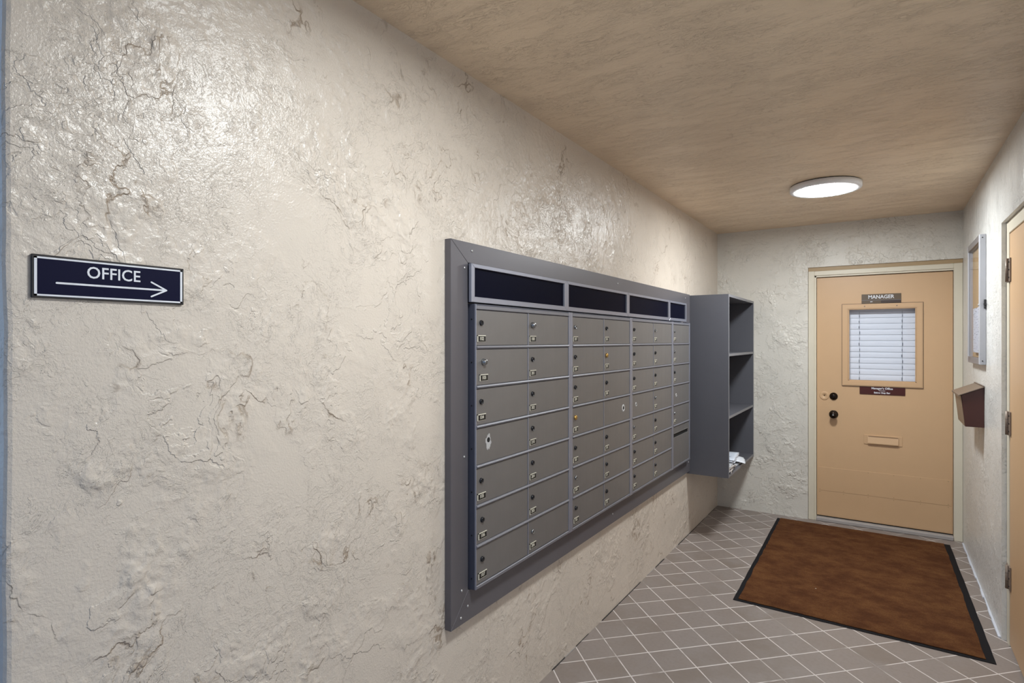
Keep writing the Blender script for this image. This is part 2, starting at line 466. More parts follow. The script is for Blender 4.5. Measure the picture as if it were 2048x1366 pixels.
# ------------------------------------------------------------------ manager's door
d1 = empty('door_1', (1.26, HY+0.03, 0), kind='structure')
LX0, LX1, LZ0, LZ1 = 0.806, 1.722, 0.040, 2.043
FY = HY+0.008                      # face of the frame
LY = HY+0.042                      # face of the leaf
m = MB()                           # frame: two jambs and a head, each with a rabbet
m.box(DX0+0.002, 0.789, FY, FY+0.12, 0.0, 2.098, bev=0.002)
m.box(0.789, LX0-0.003, FY+0.010, FY+0.12, 0.0, 2.060, bev=0.001)
m.box(LX1+0.003, HX-0.001, FY, FY+0.12, 0.0, 2.098, bev=0.002)
m.box(0.789, LX1+0.003, FY, FY+0.12, 2.060, 2.0975, bev=0.002)
m.box(0.7905, LX1+0.003, FY+0.010, FY+0.12, LZ1+0.004, 2.060)
m.build('door_frame', M['frame'], d1, (DX0, FY, 0))
m = MB(); m.box(DX0+0.001, HX-0.001, HY+0.012, HY+0.12, 2.0985, DZ1-0.0005); m.build('head_strip', M['head'], d1, (DX0, HY, 2.1))  # set-back strip, coloured as tan in shadow
m = MB(); m.box(LX0-0.003, LX1+0.003, HY-0.004, HY+0.12, 0.0005, 0.030, bev=0.004)
m.box(LX0, LX1, LY+0.012, LY+0.03, 0.030, 0.045, mi=1)
m.build('door_sill', [M['sill'], M['black']], d1, (LX0, HY, 0))
WX0, WX1, WZ0, WZ1 = 1.036, 1.494, 1.184, 1.773
m = MB(); LB = LY+0.044
m.box(LX0, WX0, LY, LB, LZ0, LZ1); m.box(WX1, LX1, LY, LB, LZ0, LZ1)
m.box(WX0, WX1, LY, LB, LZ0, WZ0); m.box(WX0, WX1, LY, LB, WZ1, LZ1)
leaf = m.build('door_leaf', M['door'], d1, (LX0, LY, LZ0))
# lower cover boards
m = MB()
m.box(LX0+0.014, LX1-0.006, LY-0.003, LY-0.0002, 0.252, 0.448, bev=0.0008)
m.box(LX0+0.014, LX1-0.006, LY-0.0022, LY-0.0002, 0.046, 0.250, bev=0.0006)
for i in range(6):
    x = LX0+0.022 + i*(LX1-LX0-0.05)/5
    for z in (0.262, 0.240): m.cyl((x, LY-0.0032, z), (0, -1, 0), 0.0032, 0.0012, mi=1, seg=10)
    if i in (2, 3, 4, 5): m.cyl((x, LY-0.0036, 0.437), (0, -1, 0), 0.0032, 0.0012, mi=1, seg=10)
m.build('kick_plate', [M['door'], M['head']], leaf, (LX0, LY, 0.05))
# window moulding
m = MB(); a0, a1, c0, c1 = 0.992, 1.537, 1.142, 1.811
def ring_frame(m, x0, x1, z0, z1, w_, y0, y1, bev=0.003, mi=0):
    for pts in ([(x0, z0), (x1, z0), (x1-w_, z0+w_), (x0+w_, z0+w_)], [(x0, z1), (x0+w_, z1-w_), (x1-w_, z1-w_), (x1, z1)],
                [(x0, z0), (x0+w_, z0+w_), (x0+w_, z1-w_), (x0, z1)], [(x1, z0), (x1, z1), (x1-w_, z1-w_), (x1-w_, z0+w_)]):
        m.prism(pts, 'y', y0, y1, mi=mi)
ring_frame(m, a0, a1, c0, c1, 0.042, LY-0.012, LY-0.0015)
ring_frame(m, a0-0.0035, a1+0.0035, c0-0.0035, c1+0.0035, 0.010, LY-0.0014, LY-0.0003, mi=2)  # dark backing ring painted as the shadow line around the moulding
ring_frame(m, a0+0.006, a1-0.006, c0+0.006, c1-0.006, 0.030, LY-0.016, LY-0.0115)
m.box(WX0, WX0+0.006, LY-0.010, LY+0.03, WZ0, WZ1); m.box(WX1-0.006, WX1, LY-0.010, LY+0.03, WZ0, WZ1)
m.box(WX0, WX1, LY-0.010, LY+0.03, WZ0, WZ0+0.006); m.box(WX0, WX1, LY-0.010, LY+0.03, WZ1-0.006, WZ1)
for x in (1.150, 1.368): m.cyl((x, LY-0.0165, c1-0.020), (0, -1, 0), 0.005, 0.0015, mi=1, seg=10)
m.build('window_frame', [M['door'], M['hinge'], M['signtape']], leaf, (a0, LY, c0))
m = MB(); m.box(WX0+0.005, WX1-0.005, LY+0.014, LY+0.018, WZ0+0.005, WZ1-0.005); m.build('window_pane', M['glass'], leaf, (WX0, LY, WZ0))
# deadbolt, blank rose, knob, mail slot
m = MB()
m.lathe([(0.0, 0), (0.031, 0), (0.031, 0.004), (0.027, 0.010), (0.020, 0.013), (0.017, 0.022), (0.012, 0.024), (0, 0.024)], (0.929, LY, 1.048), (0, -1, 0))
m.box(0.9275, 0.9305, LY-0.0255, LY-0.0235, 1.042, 1.054, mi=1)
m.build('deadbolt', [M['bronze'], M['black']], leaf, (0.929, LY, 1.048))
m = MB(); m.lathe([(0.0, 0), (0.036, 0), (0.036, 0.0025), (0.033, 0.004), (0.004, 0.004), (0.004, 0.0015), (0, 0.0015)], (0.861, LY, 1.050), (0, -1, 0), mis=[0, 0, 0, 0, 1, 1])
m.build('blank_rose', [M['door'], M['black']], leaf, (0.861, LY, 1.05))
m = MB()
m.lathe([(0.0, 0), (0.034, 0), (0.034, 0.004), (0.030, 0.009), (0.014, 0.012), (0.012, 0.030), (0.019, 0.036), (0.0275, 0.046), (0.0290, 0.056), (0.025, 0.064), (0.014, 0.069), (0, 0.070)], (0.929, LY, 0.897), (0, -1, 0))
m.lathe([(0.0, 0), (0.007, 0), (0.007, 0.002), (0, 0.002)], (0.929, LY-0.069, 0.897), (0, -1, 0), mi=1)
m.build('door_knob', [M['bronze'], M['chrome']], leaf, (0.929, LY, 0.897))
m = MB()
m.box(1.145, 1.405, LY-0.005, LY-0.0002, 0.672, 0.750, bev=0.0015)
m.prism([(LY-0.004, 0.742), (LY-0.009, 0.742), (LY-0.020, 0.684), (LY-0.018, 0.678), (LY-0.006, 0.680)], 'x', 1.172, 1.378)
m.box(1.176, 1.374, LY-0.0165, LY-0.009, 0.7415, 0.7445)
m.build('mail_slot', M['door'], leaf, (1.27, LY, 0.71))

# blinds behind the pane
bl = empty('window_blind', (1.265, LB+0.03, 1.15), 'white slatted blind, closed, behind the window of the manager door', 'blind')
m = MB(); m.box(0.99, 1.545, LB+0.012, LB+0.045, 1.752, 1.83); m.build('headrail', M['blind'], bl, (1.0, LB+0.02, 1.75))
zt = 1.75; pitch = 0.0465; SY = LB+0.024
for i in range(13):
    z = zt - i*pitch
    m = MB()
    pts = []
    for k in range(7):
        a = k/6.0
        pts.append((SY+0.003 - 0.006*a + 0.002*math.sin(a*math.pi)*-1, z - a*(pitch+0.003)))
    pts2 = [(a_+0.0016, b_) for a_, b_ in pts[::-1]]
    m.prism(pts+pts2, 'x', 0.995, 1.54)
    m.build('slat', M['blind'], bl, (1.27, SY, z))
rnd = random.Random(9)
for cx in (1.112, 1.405):
    m = MB()
    for i in range(13):
        z = zt - i*pitch
        x = cx + rnd.uniform(-0.003, 0.003)
        m.box(x-0.0022, x+0.0022, SY-0.0075, SY-0.0055, z-pitch*0.95, z-pitch*rnd.uniform(0.45, 0.6))
        m.box(cx-0.0007, cx+0.0007, SY-0.0073, SY-0.0062, z-pitch, z)
    m.build('ladder_cord', M['cord'], bl, (cx, SY, 1.4))

# signs on the door
sg = empty('name_sign', (1.262, LY, 1.80), 'small brown MANAGER sign mounted on the tan door above its window', 'sign')
m = MB(); m.box(1.129, 1.396, LY-0.007, LY-0.0003, 1.8135, 1.889, bev=0.001)
m.box(1.129, 1.396, LY-0.0085, LY-0.0065, 1.838, 1.8405, mi=1)
m.box(1.262, 1.394, LY-0.0080, LY-0.0065, 1.816, 1.837, mi=2)
m.build('sign_plate', [M['signbrown'], M['shelf_edge'], M['signtape']], sg, (1.26, LY, 1.82))
m = MB(); m.text('MANAGER', on_back(1.262, 1.864, LY-0.0080), 0.040, bold=0.0008, width=0.93); m.text('MY', on_back(1.197, 1.827, LY-0.0080), 0.012, bold=0.0003)
m.build('lettering', M['white'], sg, (1.26, LY, 1.86))
sg = empty('office_hours_sign', (1.27, LY, 1.078), "dark red Manager's Office sign under the window of the tan door", 'sign')
m = MB(); m.box(1.115, 1.423, LY-0.006, LY-0.0003, 1.077, 1.1405, bev=0.0008); m.build('sign_plate', M['signred'], sg, (1.27, LY, 1.08))
m = MB(); m.text("Manager's Office", on_back(1.269, 1.127, LY-0.0066), 0.0215, bold=0.0006)
m.text('Hours Open', on_back(1.269, 1.1095, LY-0.0066), 0.0085, bold=0.0003)
m.text('Below Step Bar', on_back(1.269, 1.0925, LY-0.0066), 0.0175, bold=0.0006)
m.build('lettering', M['white'], sg, (1.27, LY, 1.11))

# ------------------------------------------------------------------ right-hand door
d2 = empty('door_2', (HX+0.03, 3.27, 0), kind='structure')
fx = HX+0.020
m = MB()
m.box(fx, fx+0.12, RY1-0.062, RY1-0.0005, 0, RZ1-0.0005, bev=0.002)
m.box(fx, fx+0.12, RY0+0.0005, RY0+0.062, 0, RZ1-0.0005, bev=0.002)
m.box(fx, fx+0.12, RY0+0.062, RY1-0.062, RZ1-0.062, RZ1-0.0005, bev=0.002)
m.build('door_frame', M['frame'], d2, (fx, RY1, 0))
m = MB(); m.box(fx+0.003, fx+0.045, RY0+0.066, RY1-0.066, 0.012, RZ1-0.066, bev=0.002)
leaf2 = m.build('door_leaf', M['door'], d2, (fx, RY1, 0.01))
h0 = None
for zc in (1.862, 1.105, 0.344):
    m = MB(); hy = RY1-0.064
    m.box(fx-0.004, fx-0.0002, hy+0.002, hy+0.042, zc-0.058, zc+0.058, bev=0.001)
    m.box(fx-0.003, fx+0.0025, hy-0.040, hy-0.002, zc-0.058, zc+0.058, bev=0.001)
    m.cyl((fx-0.007, hy, zc), (0, 0, 1), 0.0078, 0.115, seg=20)
    for k in (-1, 1): m.cyl((fx-0.007, hy, zc+k*0.0195), (0, 0, 1), 0.0080, 0.0012, mi=1, seg=20)
    for s_ in (-1, 1):
        for k in (-0.038, 0.0, 0.038): m.cyl((fx-0.0045, hy+s_*0.026, zc+k), (-1, 0, 0), 0.004, 0.002, mi=1, seg=8)
    m.build('hinge', [M['hinge'], M['seam_line']], leaf2, (fx, hy, zc))
m = MB()
m.lathe([(0.0, 0), (0.033, 0), (0.030, 0.009), (0.013, 0.012), (0.012, 0.030), (0.0275, 0.046), (0.0290, 0.056), (0.014, 0.069), (0, 0.070)], (fx+0.003, RY0+0.13, 0.93), (-1, 0, 0))
m.build('door_knob', M['bronze'], leaf2, (fx, RY0+0.13, 0.93))

# ------------------------------------------------------------------ ceiling lamps
def lamp(x, y, label, dm):
    L = empty('ceiling_lamp', (x, y, HZ), label, 'ceiling light', 'round flat ceiling lamps')
    dn = (0, 0, -1)
    m = MB(); m.lathe([(0.0, 0.0005), (0.196, 0.0005), (0.196, 0.005), (0, 0.005)], (x, y, HZ), dn, seg=64); m.build('gasket', M['gasket'], L, (x, y, HZ))
    m = MB(); m.lathe([(0.19, 0.005), (0.200, 0.006), (0.200, 0.031), (0.197, 0.0355), (0.190, 0.0375), (0.170, 0.0375), (0.168, 0.034)], (x, y, HZ), dn, seg=72)
    m.build('rim', M['lampwhite'], L, (x, y, HZ))
    m = MB(); m.lathe([(0.169, 0.034), (0.166, 0.0365), (0.0, 0.0372)], (x, y, HZ), dn, seg=64)
    m.build('diffuser', dm, L, (x, y, HZ))
    return L
lamp(0.972, 4.085, 'lit round flat white ceiling lamp in front of the manager door', M['diffuser'])
lamp(0.985, 1.22, 'lit round flat ceiling lamp near the open end of the hallway', M['diffuser2'])

# ------------------------------------------------------------------ OFFICE sign
SX = 0.006
os_ = empty('office_sign', (0.0, 0.525, 1.59), 'navy OFFICE sign with white border and arrow on the stucco wall', 'sign')
m = MB(); m.box(0.0006, SX, 0.393, 0.6575, 1.591, 1.669, bev=0.0008, mi=0)
m.box(SX-0.0005, SX+0.0003, 0.3985, 0.6520, 1.596, 1.6640, mi=1)
m.build('sign_plate', [M['signrim'], M['navy']], os_, (0, 0.525, 1.63))
m = MB(); y0, y1, z0, z1, wd = 0.3965, 0.654, 1.5945, 1.6650, 0.0042
for bx in ((y0, y1, z0, z0+wd*0.75), (y0, y1, z1-wd*0.75, z1), (y0, y0+wd, z0, z1), (y1-wd, y1, z0, z1)):
    m.box(SX, SX+0.0007, bx[0], bx[1], bx[2], bx[3])
m.build('border', M['white'], os_, (SX, 0.525, 1.63))
m = MB()
def stroke(m, ya, za, yb, zb, wd_, x0, x1):
    dy, dz = yb-ya, zb-za; L = math.hypot(dy, dz); ny, nz = -dz/L*wd_/2, dy/L*wd_/2
    pts = [(ya+ny, za+nz)]
    a0_ = math.atan2(nz, ny)
    for k in range(1, 8): a_ = a0_ + math.pi*k/8; pts.append((ya+math.cos(a_)*wd_/2, za+math.sin(a_)*wd_/2))
    pts += [(ya-ny, za-nz), (yb-ny, zb-nz)]
    for k in range(1, 8): a_ = a0_ + math.pi + math.pi*k/8; pts.append((yb+math.cos(a_)*wd_/2, zb+math.sin(a_)*wd_/2))
    pts.append((yb+ny, zb+nz))
    m.prism(pts, 'x', x0, x1)
stroke(m, 0.430, 1.6195, 0.620, 1.6195, 0.0036, SX, SX+0.0008)
stroke(m, 0.592, 1.6345, 0.6215, 1.6195, 0.0032, SX, SX+0.00082)
stroke(m, 0.592, 1.6050, 0.6215, 1.6195, 0.0032, SX, SX+0.00084)
m.build('arrow', M['white'], os_, (SX, 0.525, 1.62))
m = MB(); m.text('OFFICE', on_left(0.524, 1.6425, SX+0.0006), 0.0315, bold=0.00030, width=0.92, spacing=1.02)
m.build('lettering', M['white'], os_, (SX, 0.525, 1.645))

# ------------------------------------------------------------------ mailbox bank
E0 = 0.028                         # face of the surround
TY0, TY1, TZ0, TZ1 = 1.545, 4.452, 0.510, 1.866
IY0, IY1, IZ0, IZ1 = 1.642, 4.362, 0.618, 1.793
sr = empty('mailbox_surround', (0, 3.0, TZ0), 'dark grey metal surround screwed to the wall around all the mailbox units', 'metal frame')
x0 = 0.0006
g_ = 0.0009
for pts in ([(TY0, TZ1), (IY0, IZ1), (IY1, IZ1), (TY1, TZ1)], [(TY0, TZ0), (TY1, TZ0), (IY1, IZ0), (IY0, IZ0)],
            [(TY0, TZ0+g_), (IY0, IZ0+g_), (IY0, IZ1-g_), (TY0, TZ1-g_)], [(TY1, TZ0+g_), (TY1, TZ1-g_), (IY1, IZ1-g_), (IY1, IZ0+g_)]):
    m = MB(); m.prism(pts, 'x', x0, E0, bev=0.0009)
    m.build('trim_strip', M['trim'], sr, (0, sum(p_[0] for p_ in pts)/4, sum(p_[1] for p_ in pts)/4))
for (y, z) in ((1.665, 1.838), (1.622, 1.772), (1.620, 1.10), (1.605, 0.63), (1.640, 0.563), (3.02, 1.832), (4.33, 1.832), (4.41, 0.585), (2.95, 0.56), (4.41, 1.15), (1.600, 0.535)):
    m = MB(); m.lathe([(0.0, 0), (0.0052, 0), (0.0046, 0.0018), (0.0025, 0.0030), (0, 0.0033)], (E0, y, z), (1, 0, 0), seg=14)
    m.build('screw', M['screw'], sr, (E0, y, z))

PX = 0.055                         # plane of the doors
ZB, ZT, NR = 0.632, 1.632, 7
PITCH = (ZT-ZB)/NR
B_ = [1.648, 2.390, 3.152, 3.927, 4.352]      # unit edges along the wall
XB = 0.0006
# shared meshes: door, lock, plate base
def door_mesh(wd, ht):
    m = MB(); m.box(-0.004, 0.0, 0, wd, 0, ht, bev=0.0012); return m
proto = {}
NUM = [['102', '103', '104', None, '105', '106', '107'],
       ['108', '201', '202', '210', '204', '205', '206'],
       ['207', '208', '209', '302', '303', '304', '305'],
       ['301', '307', '308', None, '310', '311', '312'],
       ['401', '402', '403', None, '404', '405', '406'],
       ['407', '408', '409', '410', '411', '412', '413'],
       ['501', '502', '503', None, '504']]
ulabels = ['first mailbox unit, nearest the OFFICE sign, door 102 top left, one lock drilled out',
           'second mailbox unit from the left, brass lock and round empty keyhole on fourth row',
           'third mailbox unit from the left, one lockless hole on its fourth row',
           'narrow last mailbox unit beside the charcoal shelf, with a black slot in its bottom panel']
def lock(parent, y, z, style):
    m = MB(); rr = random.Random(int(y*1000+z*77)); tw = rr.uniform(-25, 25)
    k = {'dark': 0, 'nickel': 0, 'brass': 0, 'big': 0}
    mats = [M['lockdark'] if style == 'dark' else M['brass'] if style == 'brass' else M['chrome'], M['black'], M['chrome']]
    if style == 'big':
        prof = [(0.0, 0), (0.0125, 0), (0.0125, 0.004), (0.0105, 0.010), (0.0085, 0.014), (0.0075, 0.015), (0, 0.015)]; top = 0.015
    elif style == 'brass':
        prof = [(0.0, 0), (0.0115, 0), (0.0115, 0.003), (0.009, 0.008), (0.007, 0.009), (0, 0.009)]; top = 0.009
    else:
        prof = [(0.0, 0), (0.0100, 0), (0.0100, 0.003), (0.0090, 0.0060), (0.0078, 0.0068), (0.0074, 0.0058), (0, 0.0058)]; top = 0.0058
    m.lathe(prof, (PX, y, z), (1, 0, 0), seg=20)
    t = bmesh.new(); bmesh.ops.create_cube(t, size=1)
    mt = Matrix.Translation((PX+top, y, z)) @ Matrix.Rotation(R(tw), 4, 'X') @ Matrix.Diagonal((0.0008, 0.0022, 0.0085, 1))
    m.add(t, mi=1, mat=mt)
    o = m.build('lock', mats, parent, (PX, y, z))
    return o
def plate(parent, y0, z1, txt, hide=False):
    m = MB(); wd, ht = 0.052, 0.024
    m.box(PX, PX+0.0014, y0, y0+wd, z1-ht, z1, mi=1)
    m.box(PX, PX+0.0030, y0, y0+wd, z1-0.0030, z1, mi=0); m.box(PX, PX+0.0030, y0, y0+0.0040, z1-ht, z1, mi=0)
    m.box(PX, PX+0.0018, y0, y0+wd, z1-ht, z1-ht+0.0006, mi=0)
    m.text(txt, on_left(y0+wd/2+0.002, z1-ht/2-0.0008, PX+0.0017), 0.0175, mi=0, bold=0.0001, width=1.0, depth=0.0003)
    return m.build('number_plate', [M['ivory'], M['plateblack']], parent, (PX, y0+wd/2, z1-ht/2))
col = 0
for u in range(4):
    yA, yB = B_[u], B_[u+1]
    U_ = empty('mailbox_unit', (0, (yA+yB)/2, 0.62), ulabels[u], 'mailboxes', 'mailbox units built in a row into the wall')
    ncol = 2 if u < 3 else 1
    ml = 0.006 if u == 0 else 0.020     # frame to the left of the doors
    mr = 0.020 if u < 3 else 0.022
    m = MB()
    m.box(XB, PX-0.0045, yA+0.001, yB-0.001, 0.621, ZT+0.014)
    # flange holes on the exposed side
    if u == 0:
        for k in range(7): m.cyl((E0+0.011, yA+0.0008, 0.66+k*0.155), (0, -1, 0), 0.003, 0.001, mi=1, seg=8)
    m.build('housing', [M['flange'], M['black']], U_, (0, yA, 0.62))
    dy0 = yA+ml; dy1 = yB-mr; dw = (dy1-dy0-(0.008 if ncol == 2 else 0))/ncol
    m = MB()
    m.box(PX-0.0045, PX+0.003, yA+0.001, dy0-0.001, 0.622, ZT+0.012, bev=0.001, mi=0)
    m.box(PX-0.0045, PX+0.003, dy1+0.001, yB-0.001, 0.622, ZT+0.012, bev=0.001, mi=0)
    if ncol == 2: m.box(PX-0.0045, PX+0.0015, dy0+dw+0.0015, dy0+dw+0.0065, ZB, ZT, mi=0)
    m.build('mullion', M['mull'], U_, (PX, yA, 0.62))
    m = MB()
    nrow = 7 if u < 3 else 5
    for k in range(8):
        z = ZT - k*PITCH
        if u == 3 and k == 6: continue
        if k in (0, 7): m.box(PX-0.0045, PX+0.004, dy0, dy1, z-0.006 if k == 0 else z-0.009, z+0.008 if k == 0 else z+0.003, bev=0.0015)
        else:
            pts = [(PX-0.004, z-0.0062), (PX+0.001, z-0.0062), (PX+0.0052, z-0.003), (PX+0.0062, z+0.0006), (PX+0.0040, z+0.0042), (PX-0.0005, z+0.0056), (PX-0.004, z+0.0056)]
            m.prism(pts, 'y', dy0, dy1)
    m.build('cross_rail', M['housing'], U_, (PX, dy0, ZT))
    for c in range(ncol):
        ya = dy0 + c*(dw+0.008)
        for r_ in range(nrow):
            zt_ = ZT - r_*PITCH - (0.0085 if r_ == 0 else 0.0075); zb_ = ZT-(r_+1)*PITCH + (0.0065 if r_ < 6 else 0.0045)
            key = (round(dw, 4), round(zt_-zb_, 4))
            if key not in proto:
                o = door_mesh(dw, zt_-zb_).build('mailbox_door', M['mdoor'], U_); proto[key] = o
            else:
                o = proto[key].copy(); COL.objects.link(o); o.parent = U_
            o.location = Vector((PX, ya, zb_)) - U_.location
            txt = NUM[col][r_]
            zl = zt_ - 0.046; zp = zt_ - 0.0905
            yl = ya+0.030 if u < 3 else ya+0.028
            off = 0.014 if (col == 0 and r_ == 1) else 0.006 if r_ >= 5 and c == 0 else 0.0
            if txt:
                st = 'dark'
                if (col, r_) in ((0, 1), (1, 0)): st = 'big'
                elif (col, r_) in ((2, 3), (3, 1)): st = 'brass'
                elif (col, r_) in ((1, 6), (2, 0), (2, 5), (5, 0), (6, 0), (6, 1), (6, 4), (5, 3), (4, 4)): st = 'nickel'
                lk = lock(o, yl+off, zl, st)
                if st == 'brass': lk['label'] = 'brass lock'
                plate(o, ya+0.005+off, zp, txt)
            else:
                hy = {0: 1.730, 3: 3.038, 4: 3.234, 6: 4.014}[col]; hz = {0: 1.144, 3: 1.135, 4: 1.137, 6: 1.130}[col]
                m = MB()
                if col == 0:
                    rr = random.Random(4); n = 34
                    pts = []
                    for k in range(n):
                        a_ = 2*math.pi*k/n; rad = rr.uniform(0.75, 1.15)
                        pts.append((hy+math.cos(a_)*0.017*rad, hz+math.sin(a_)*0.026*rad - (0.006 if math.sin(a_) < -0.5 else 0)))
                    m.prism(pts, 'x', PX+0.0001, PX+0.0006, mi=0)
                    m.lathe([(0.0, 0.0008), (0.0085, 0.0008), (0.0095, 0.0004)], (PX+0.0004, hy, hz+0.004), (1, 0, 0), mi=1, seg=18)
                    m.cyl((PX+0.0012, hy, hz+0.001), (1, 0, 0), 0.0035, 0.0015, mi=2, seg=10)
                else:
                    w2 = 0.021 if col == 3 else 0.0125
                    m.lathe([(w2*0.5, 0.0006), (w2*0.56, 0.0022), (w2*0.85, 0.0022), (w2, 0.0002)], (PX, hy, hz), (1, 0, 0), mi=0, seg=20)
                    m.lathe([(0.0, 0.0005), (w2*0.62, 0.0006)], (PX, hy, hz), (1, 0, 0), mi=1, seg=20)
                m.build('empty_keyhole', [M['bare'], M['black'], M['lockdark']], o, (PX, hy, hz))['label'] = 'bare metal hole where the lock is missing'
        col += 1
    if u == 3:      # outgoing panel
        m = MB(); zt_, zb_ = ZT-5*PITCH-0.0075, ZB+0.0045
        sz = 0.852
        m.box(PX-0.004, PX, dy0, dy1, zb_, sz-0.015, bev=0.0010)
        m.box(PX-0.004, PX, dy0, dy1, sz+0.015, zt_, bev=0.0010)
        m.box(PX-0.004, PX, dy0, dy0+0.010, sz-0.015, sz+0.015); m.box(PX-0.004, PX, dy1-0.030, dy1, sz-0.015, sz+0.015)
        m.prism([(PX-0.001, sz+0.015), (PX+0.004, sz+0.014), (PX+0.004, sz+0.0125), (PX-0.001, sz+0.013)], 'y', dy0+0.008, dy1-0.028)
        m.box(PX-0.0043, PX-0.0038, dy0+0.009, dy1-0.029, sz-0.015, sz+0.015, mi=1)
        m.build('outgoing_mail_panel', [M['mdoor'], M['black']], U_, (PX, dy0, zb_))
    # header window above the unit
    hx = 0.045
    hA = [1.634, 2.366, 3.128, 3.885, 4.290][u]; hB = [1.634, 2.366, 3.128, 3.885, 4.290][u+1]
    z0h, z1h = 1.651, 1.789
    m = MB(); l_ = 0.016
    a, c_ = hA+0.0008, hB-0.0008
    m.box(XB, hx-0.008, max(a, IY0+0.001), c_, z0h, z1h, mi=1)
    m.prism([(a, z0h), (c_, z0h), (c_-0.020, z0h+0.020), (a+0.020, z0h+0.020)], 'x', hx-0.008, hx+0.004, bev=0.001)
    m.prism([(a, z1h), (a+0.020, z1h-0.014), (c_-0.020, z1h-0.014), (c_, z1h)], 'x', hx-0.008, hx+0.004, bev=0.001)
    m.prism([(a, z0h), (a+0.020, z0h+0.020), (a+0.020, z1h-0.014), (a, z1h)], 'x', hx-0.008, hx+0.004, bev=0.001)
    m.prism([(c_, z0h), (c_, z1h), (c_-0.020, z1h-0.014), (c_-0.020, z0h+0.020)], 'x', hx-0.008, hx+0.004, bev=0.001)
    hf = m.build('header_frame', [M['mull'], M['flange']], U_, (hx, hA, z0h))
    m = MB(); m.box(hx-0.0075, hx-0.0045, a+0.019, c_-0.019, z0h+0.019, z1h-0.013)
    m.build('smoked_window', M['slit'], hf, (hx, hA, z0h))['label'] = 'dark smoked window strip above the mailboxes'

# ------------------------------------------------------------------ charcoal open shelf
SD, SY0, SY1, SZ0, SZ1, TH = 0.312, 4.456, 5.436, 0.488, 1.860, 0.019
sh = empty('wall_shelf', (0, (SY0+SY1)/2, SZ0), 'charcoal open shelf unit hung on the wall beside the mailboxes', 'shelf')
def board(name, x0, x1, y0, y1, z0, z1, label=None):
    m = MB(); m.box(x0, x1, y0, y1, z0, z1)
    m.box(x1, x1+0.0012, y0, y1, z0, z1, mi=1)
    return m.build(name, [M['shelf'], M['shelf_edge']], sh, (x0, y0, z0))
board('side_panel', 0.008, SD, SY0, SY0+TH, SZ0, SZ1)
board('side_panel', 0.008, SD, SY1-TH, SY1, SZ0, SZ1)
board('top_panel', 0.008, SD, SY0+TH, SY1-TH, SZ1-TH, SZ1)
board('bottom_panel', 0.008, SD, SY0+TH, SY1-TH, SZ0+0.004, SZ0+0.004+TH)
board('shelf_board', 0.008, SD-0.002, SY0+TH, SY1-TH, 1.396, 1.396+TH)
board('shelf_board', 0.008, SD-0.002, SY0+TH, SY1-TH, 0.928, 0.928+TH)
m = MB(); m.box(0.001, 0.008, SY0, SY1, SZ0, SZ1); m.build('back_panel', M['shelf'], sh, (0, SY0, SZ0))
for zz in (0.56, ):
    pass

# papers on the bottom board
def paper(name, label, cat, cx, cy, wx, wy, z, th, rot, mats, droop=0.0, curl=0.0, fold=True, group='papers piled on the bottom shelf'):
    """a folded sheet: rounded fold along one long side, page edges on the other"""
    t = bmesh.new(); nx, ny = 10, 8
    top = []; bot = []
    for i in range(nx+1):
        ra, rb = [], []
        for j in range(ny+1):
            u_, v_ = i/nx-0.5, j/ny-0.5
            dz = -droop*max(0, u_)**2*4 + curl*(v_*v_*4-0.3) + 0.0008*math.sin(9*u_+5*v_+cx*90)
            e_ = 1.0 if not fold else (1.0 - 0.6*max(0, -(v_+0.42)/0.08))
            X_, Y_ = u_*wx + 0.004*math.sin(j*1.9+cy*40)*(1 if i == nx else 0), v_*wy
            ra.append(t.verts.new((X_, Y_, th*(0.5+0.5*e_)+dz))); rb.append(t.verts.new((X_, Y_, th*(0.5-0.5*e_)+dz)))
        top.append(ra); bot.append(rb)
    for i in range(nx):
        for j in range(ny):
            f = t.faces.new((top[i][j], top[i+1][j], top[i+1][j+1], top[i][j+1])); f.material_index = 0; f.smooth = True
            f = t.faces.new((bot[i][j], bot[i][j+1], bot[i+1][j+1], bot[i+1][j])); f.material_index = 0
    for i in range(nx):
        for j in (0, ny):
            f = t.faces.new((top[i][j], bot[i][j], bot[i+1][j], top[i+1][j])); f.material_index = 1
    for j in range(ny):
        for i in (0, nx):
            f = t.faces.new((top[i][j], top[i][j+1], bot[i][j+1], bot[i][j])); f.material_index = 1
    bmesh.ops.recalc_face_normals(t, faces=t.faces)
    me = bpy.data.meshes.new(name); 
    for mm in mats: me.materials.append(mm)
    t.to_mesh(me); t.free()
    o = bpy.data.objects.new(name, me); COL.objects.link(o)
    o.location = (cx, cy, z); o.rotation_euler = (0, 0, R(rot))
    return setp(o, label, cat, group)
zb = SZ0+0.004+TH+0.001
paper('newspaper', 'dark-printed newspaper at the bottom front of the pile in the shelf', 'newspaper', 0.185, 4.615, 0.250, 0.250, zb, 0.012, 4, (M['news2'], M['news2']))
paper('newspaper', 'grey newspaper lying at the far end under the white envelope', 'newspaper', 0.175, 4.935, 0.250, 0.30, zb, 0.010, -6, (M['news1'], M['paper']))
paper('newspaper', 'dark-printed newspaper second from the bottom near the mailboxes', 'newspaper', 0.180, 4.625, 0.245, 0.245, zb+0.0135, 0.014, -3, (M['news2'], M['news2']))
paper('envelope', 'white envelope sticking out over the front edge of the bottom shelf', 'envelope', 0.215, 4.955, 0.225, 0.24, zb+0.0315, 0.006, 14, (M['paper'], M['paper']), droop=0.018)
paper('newspaper', 'folded newspaper under the blue and white magazines', 'newspaper', 0.172, 4.640, 0.240, 0.250, zb+0.029, 0.010, 5, (M['news1'], M['news1']))
paper('magazine', 'white magazine, lowest of the three on top of the papers', 'magazine', 0.165, 4.860, 0.235, 0.33, zb+0.042, 0.008, 7, (M['mag'], M['paper']))
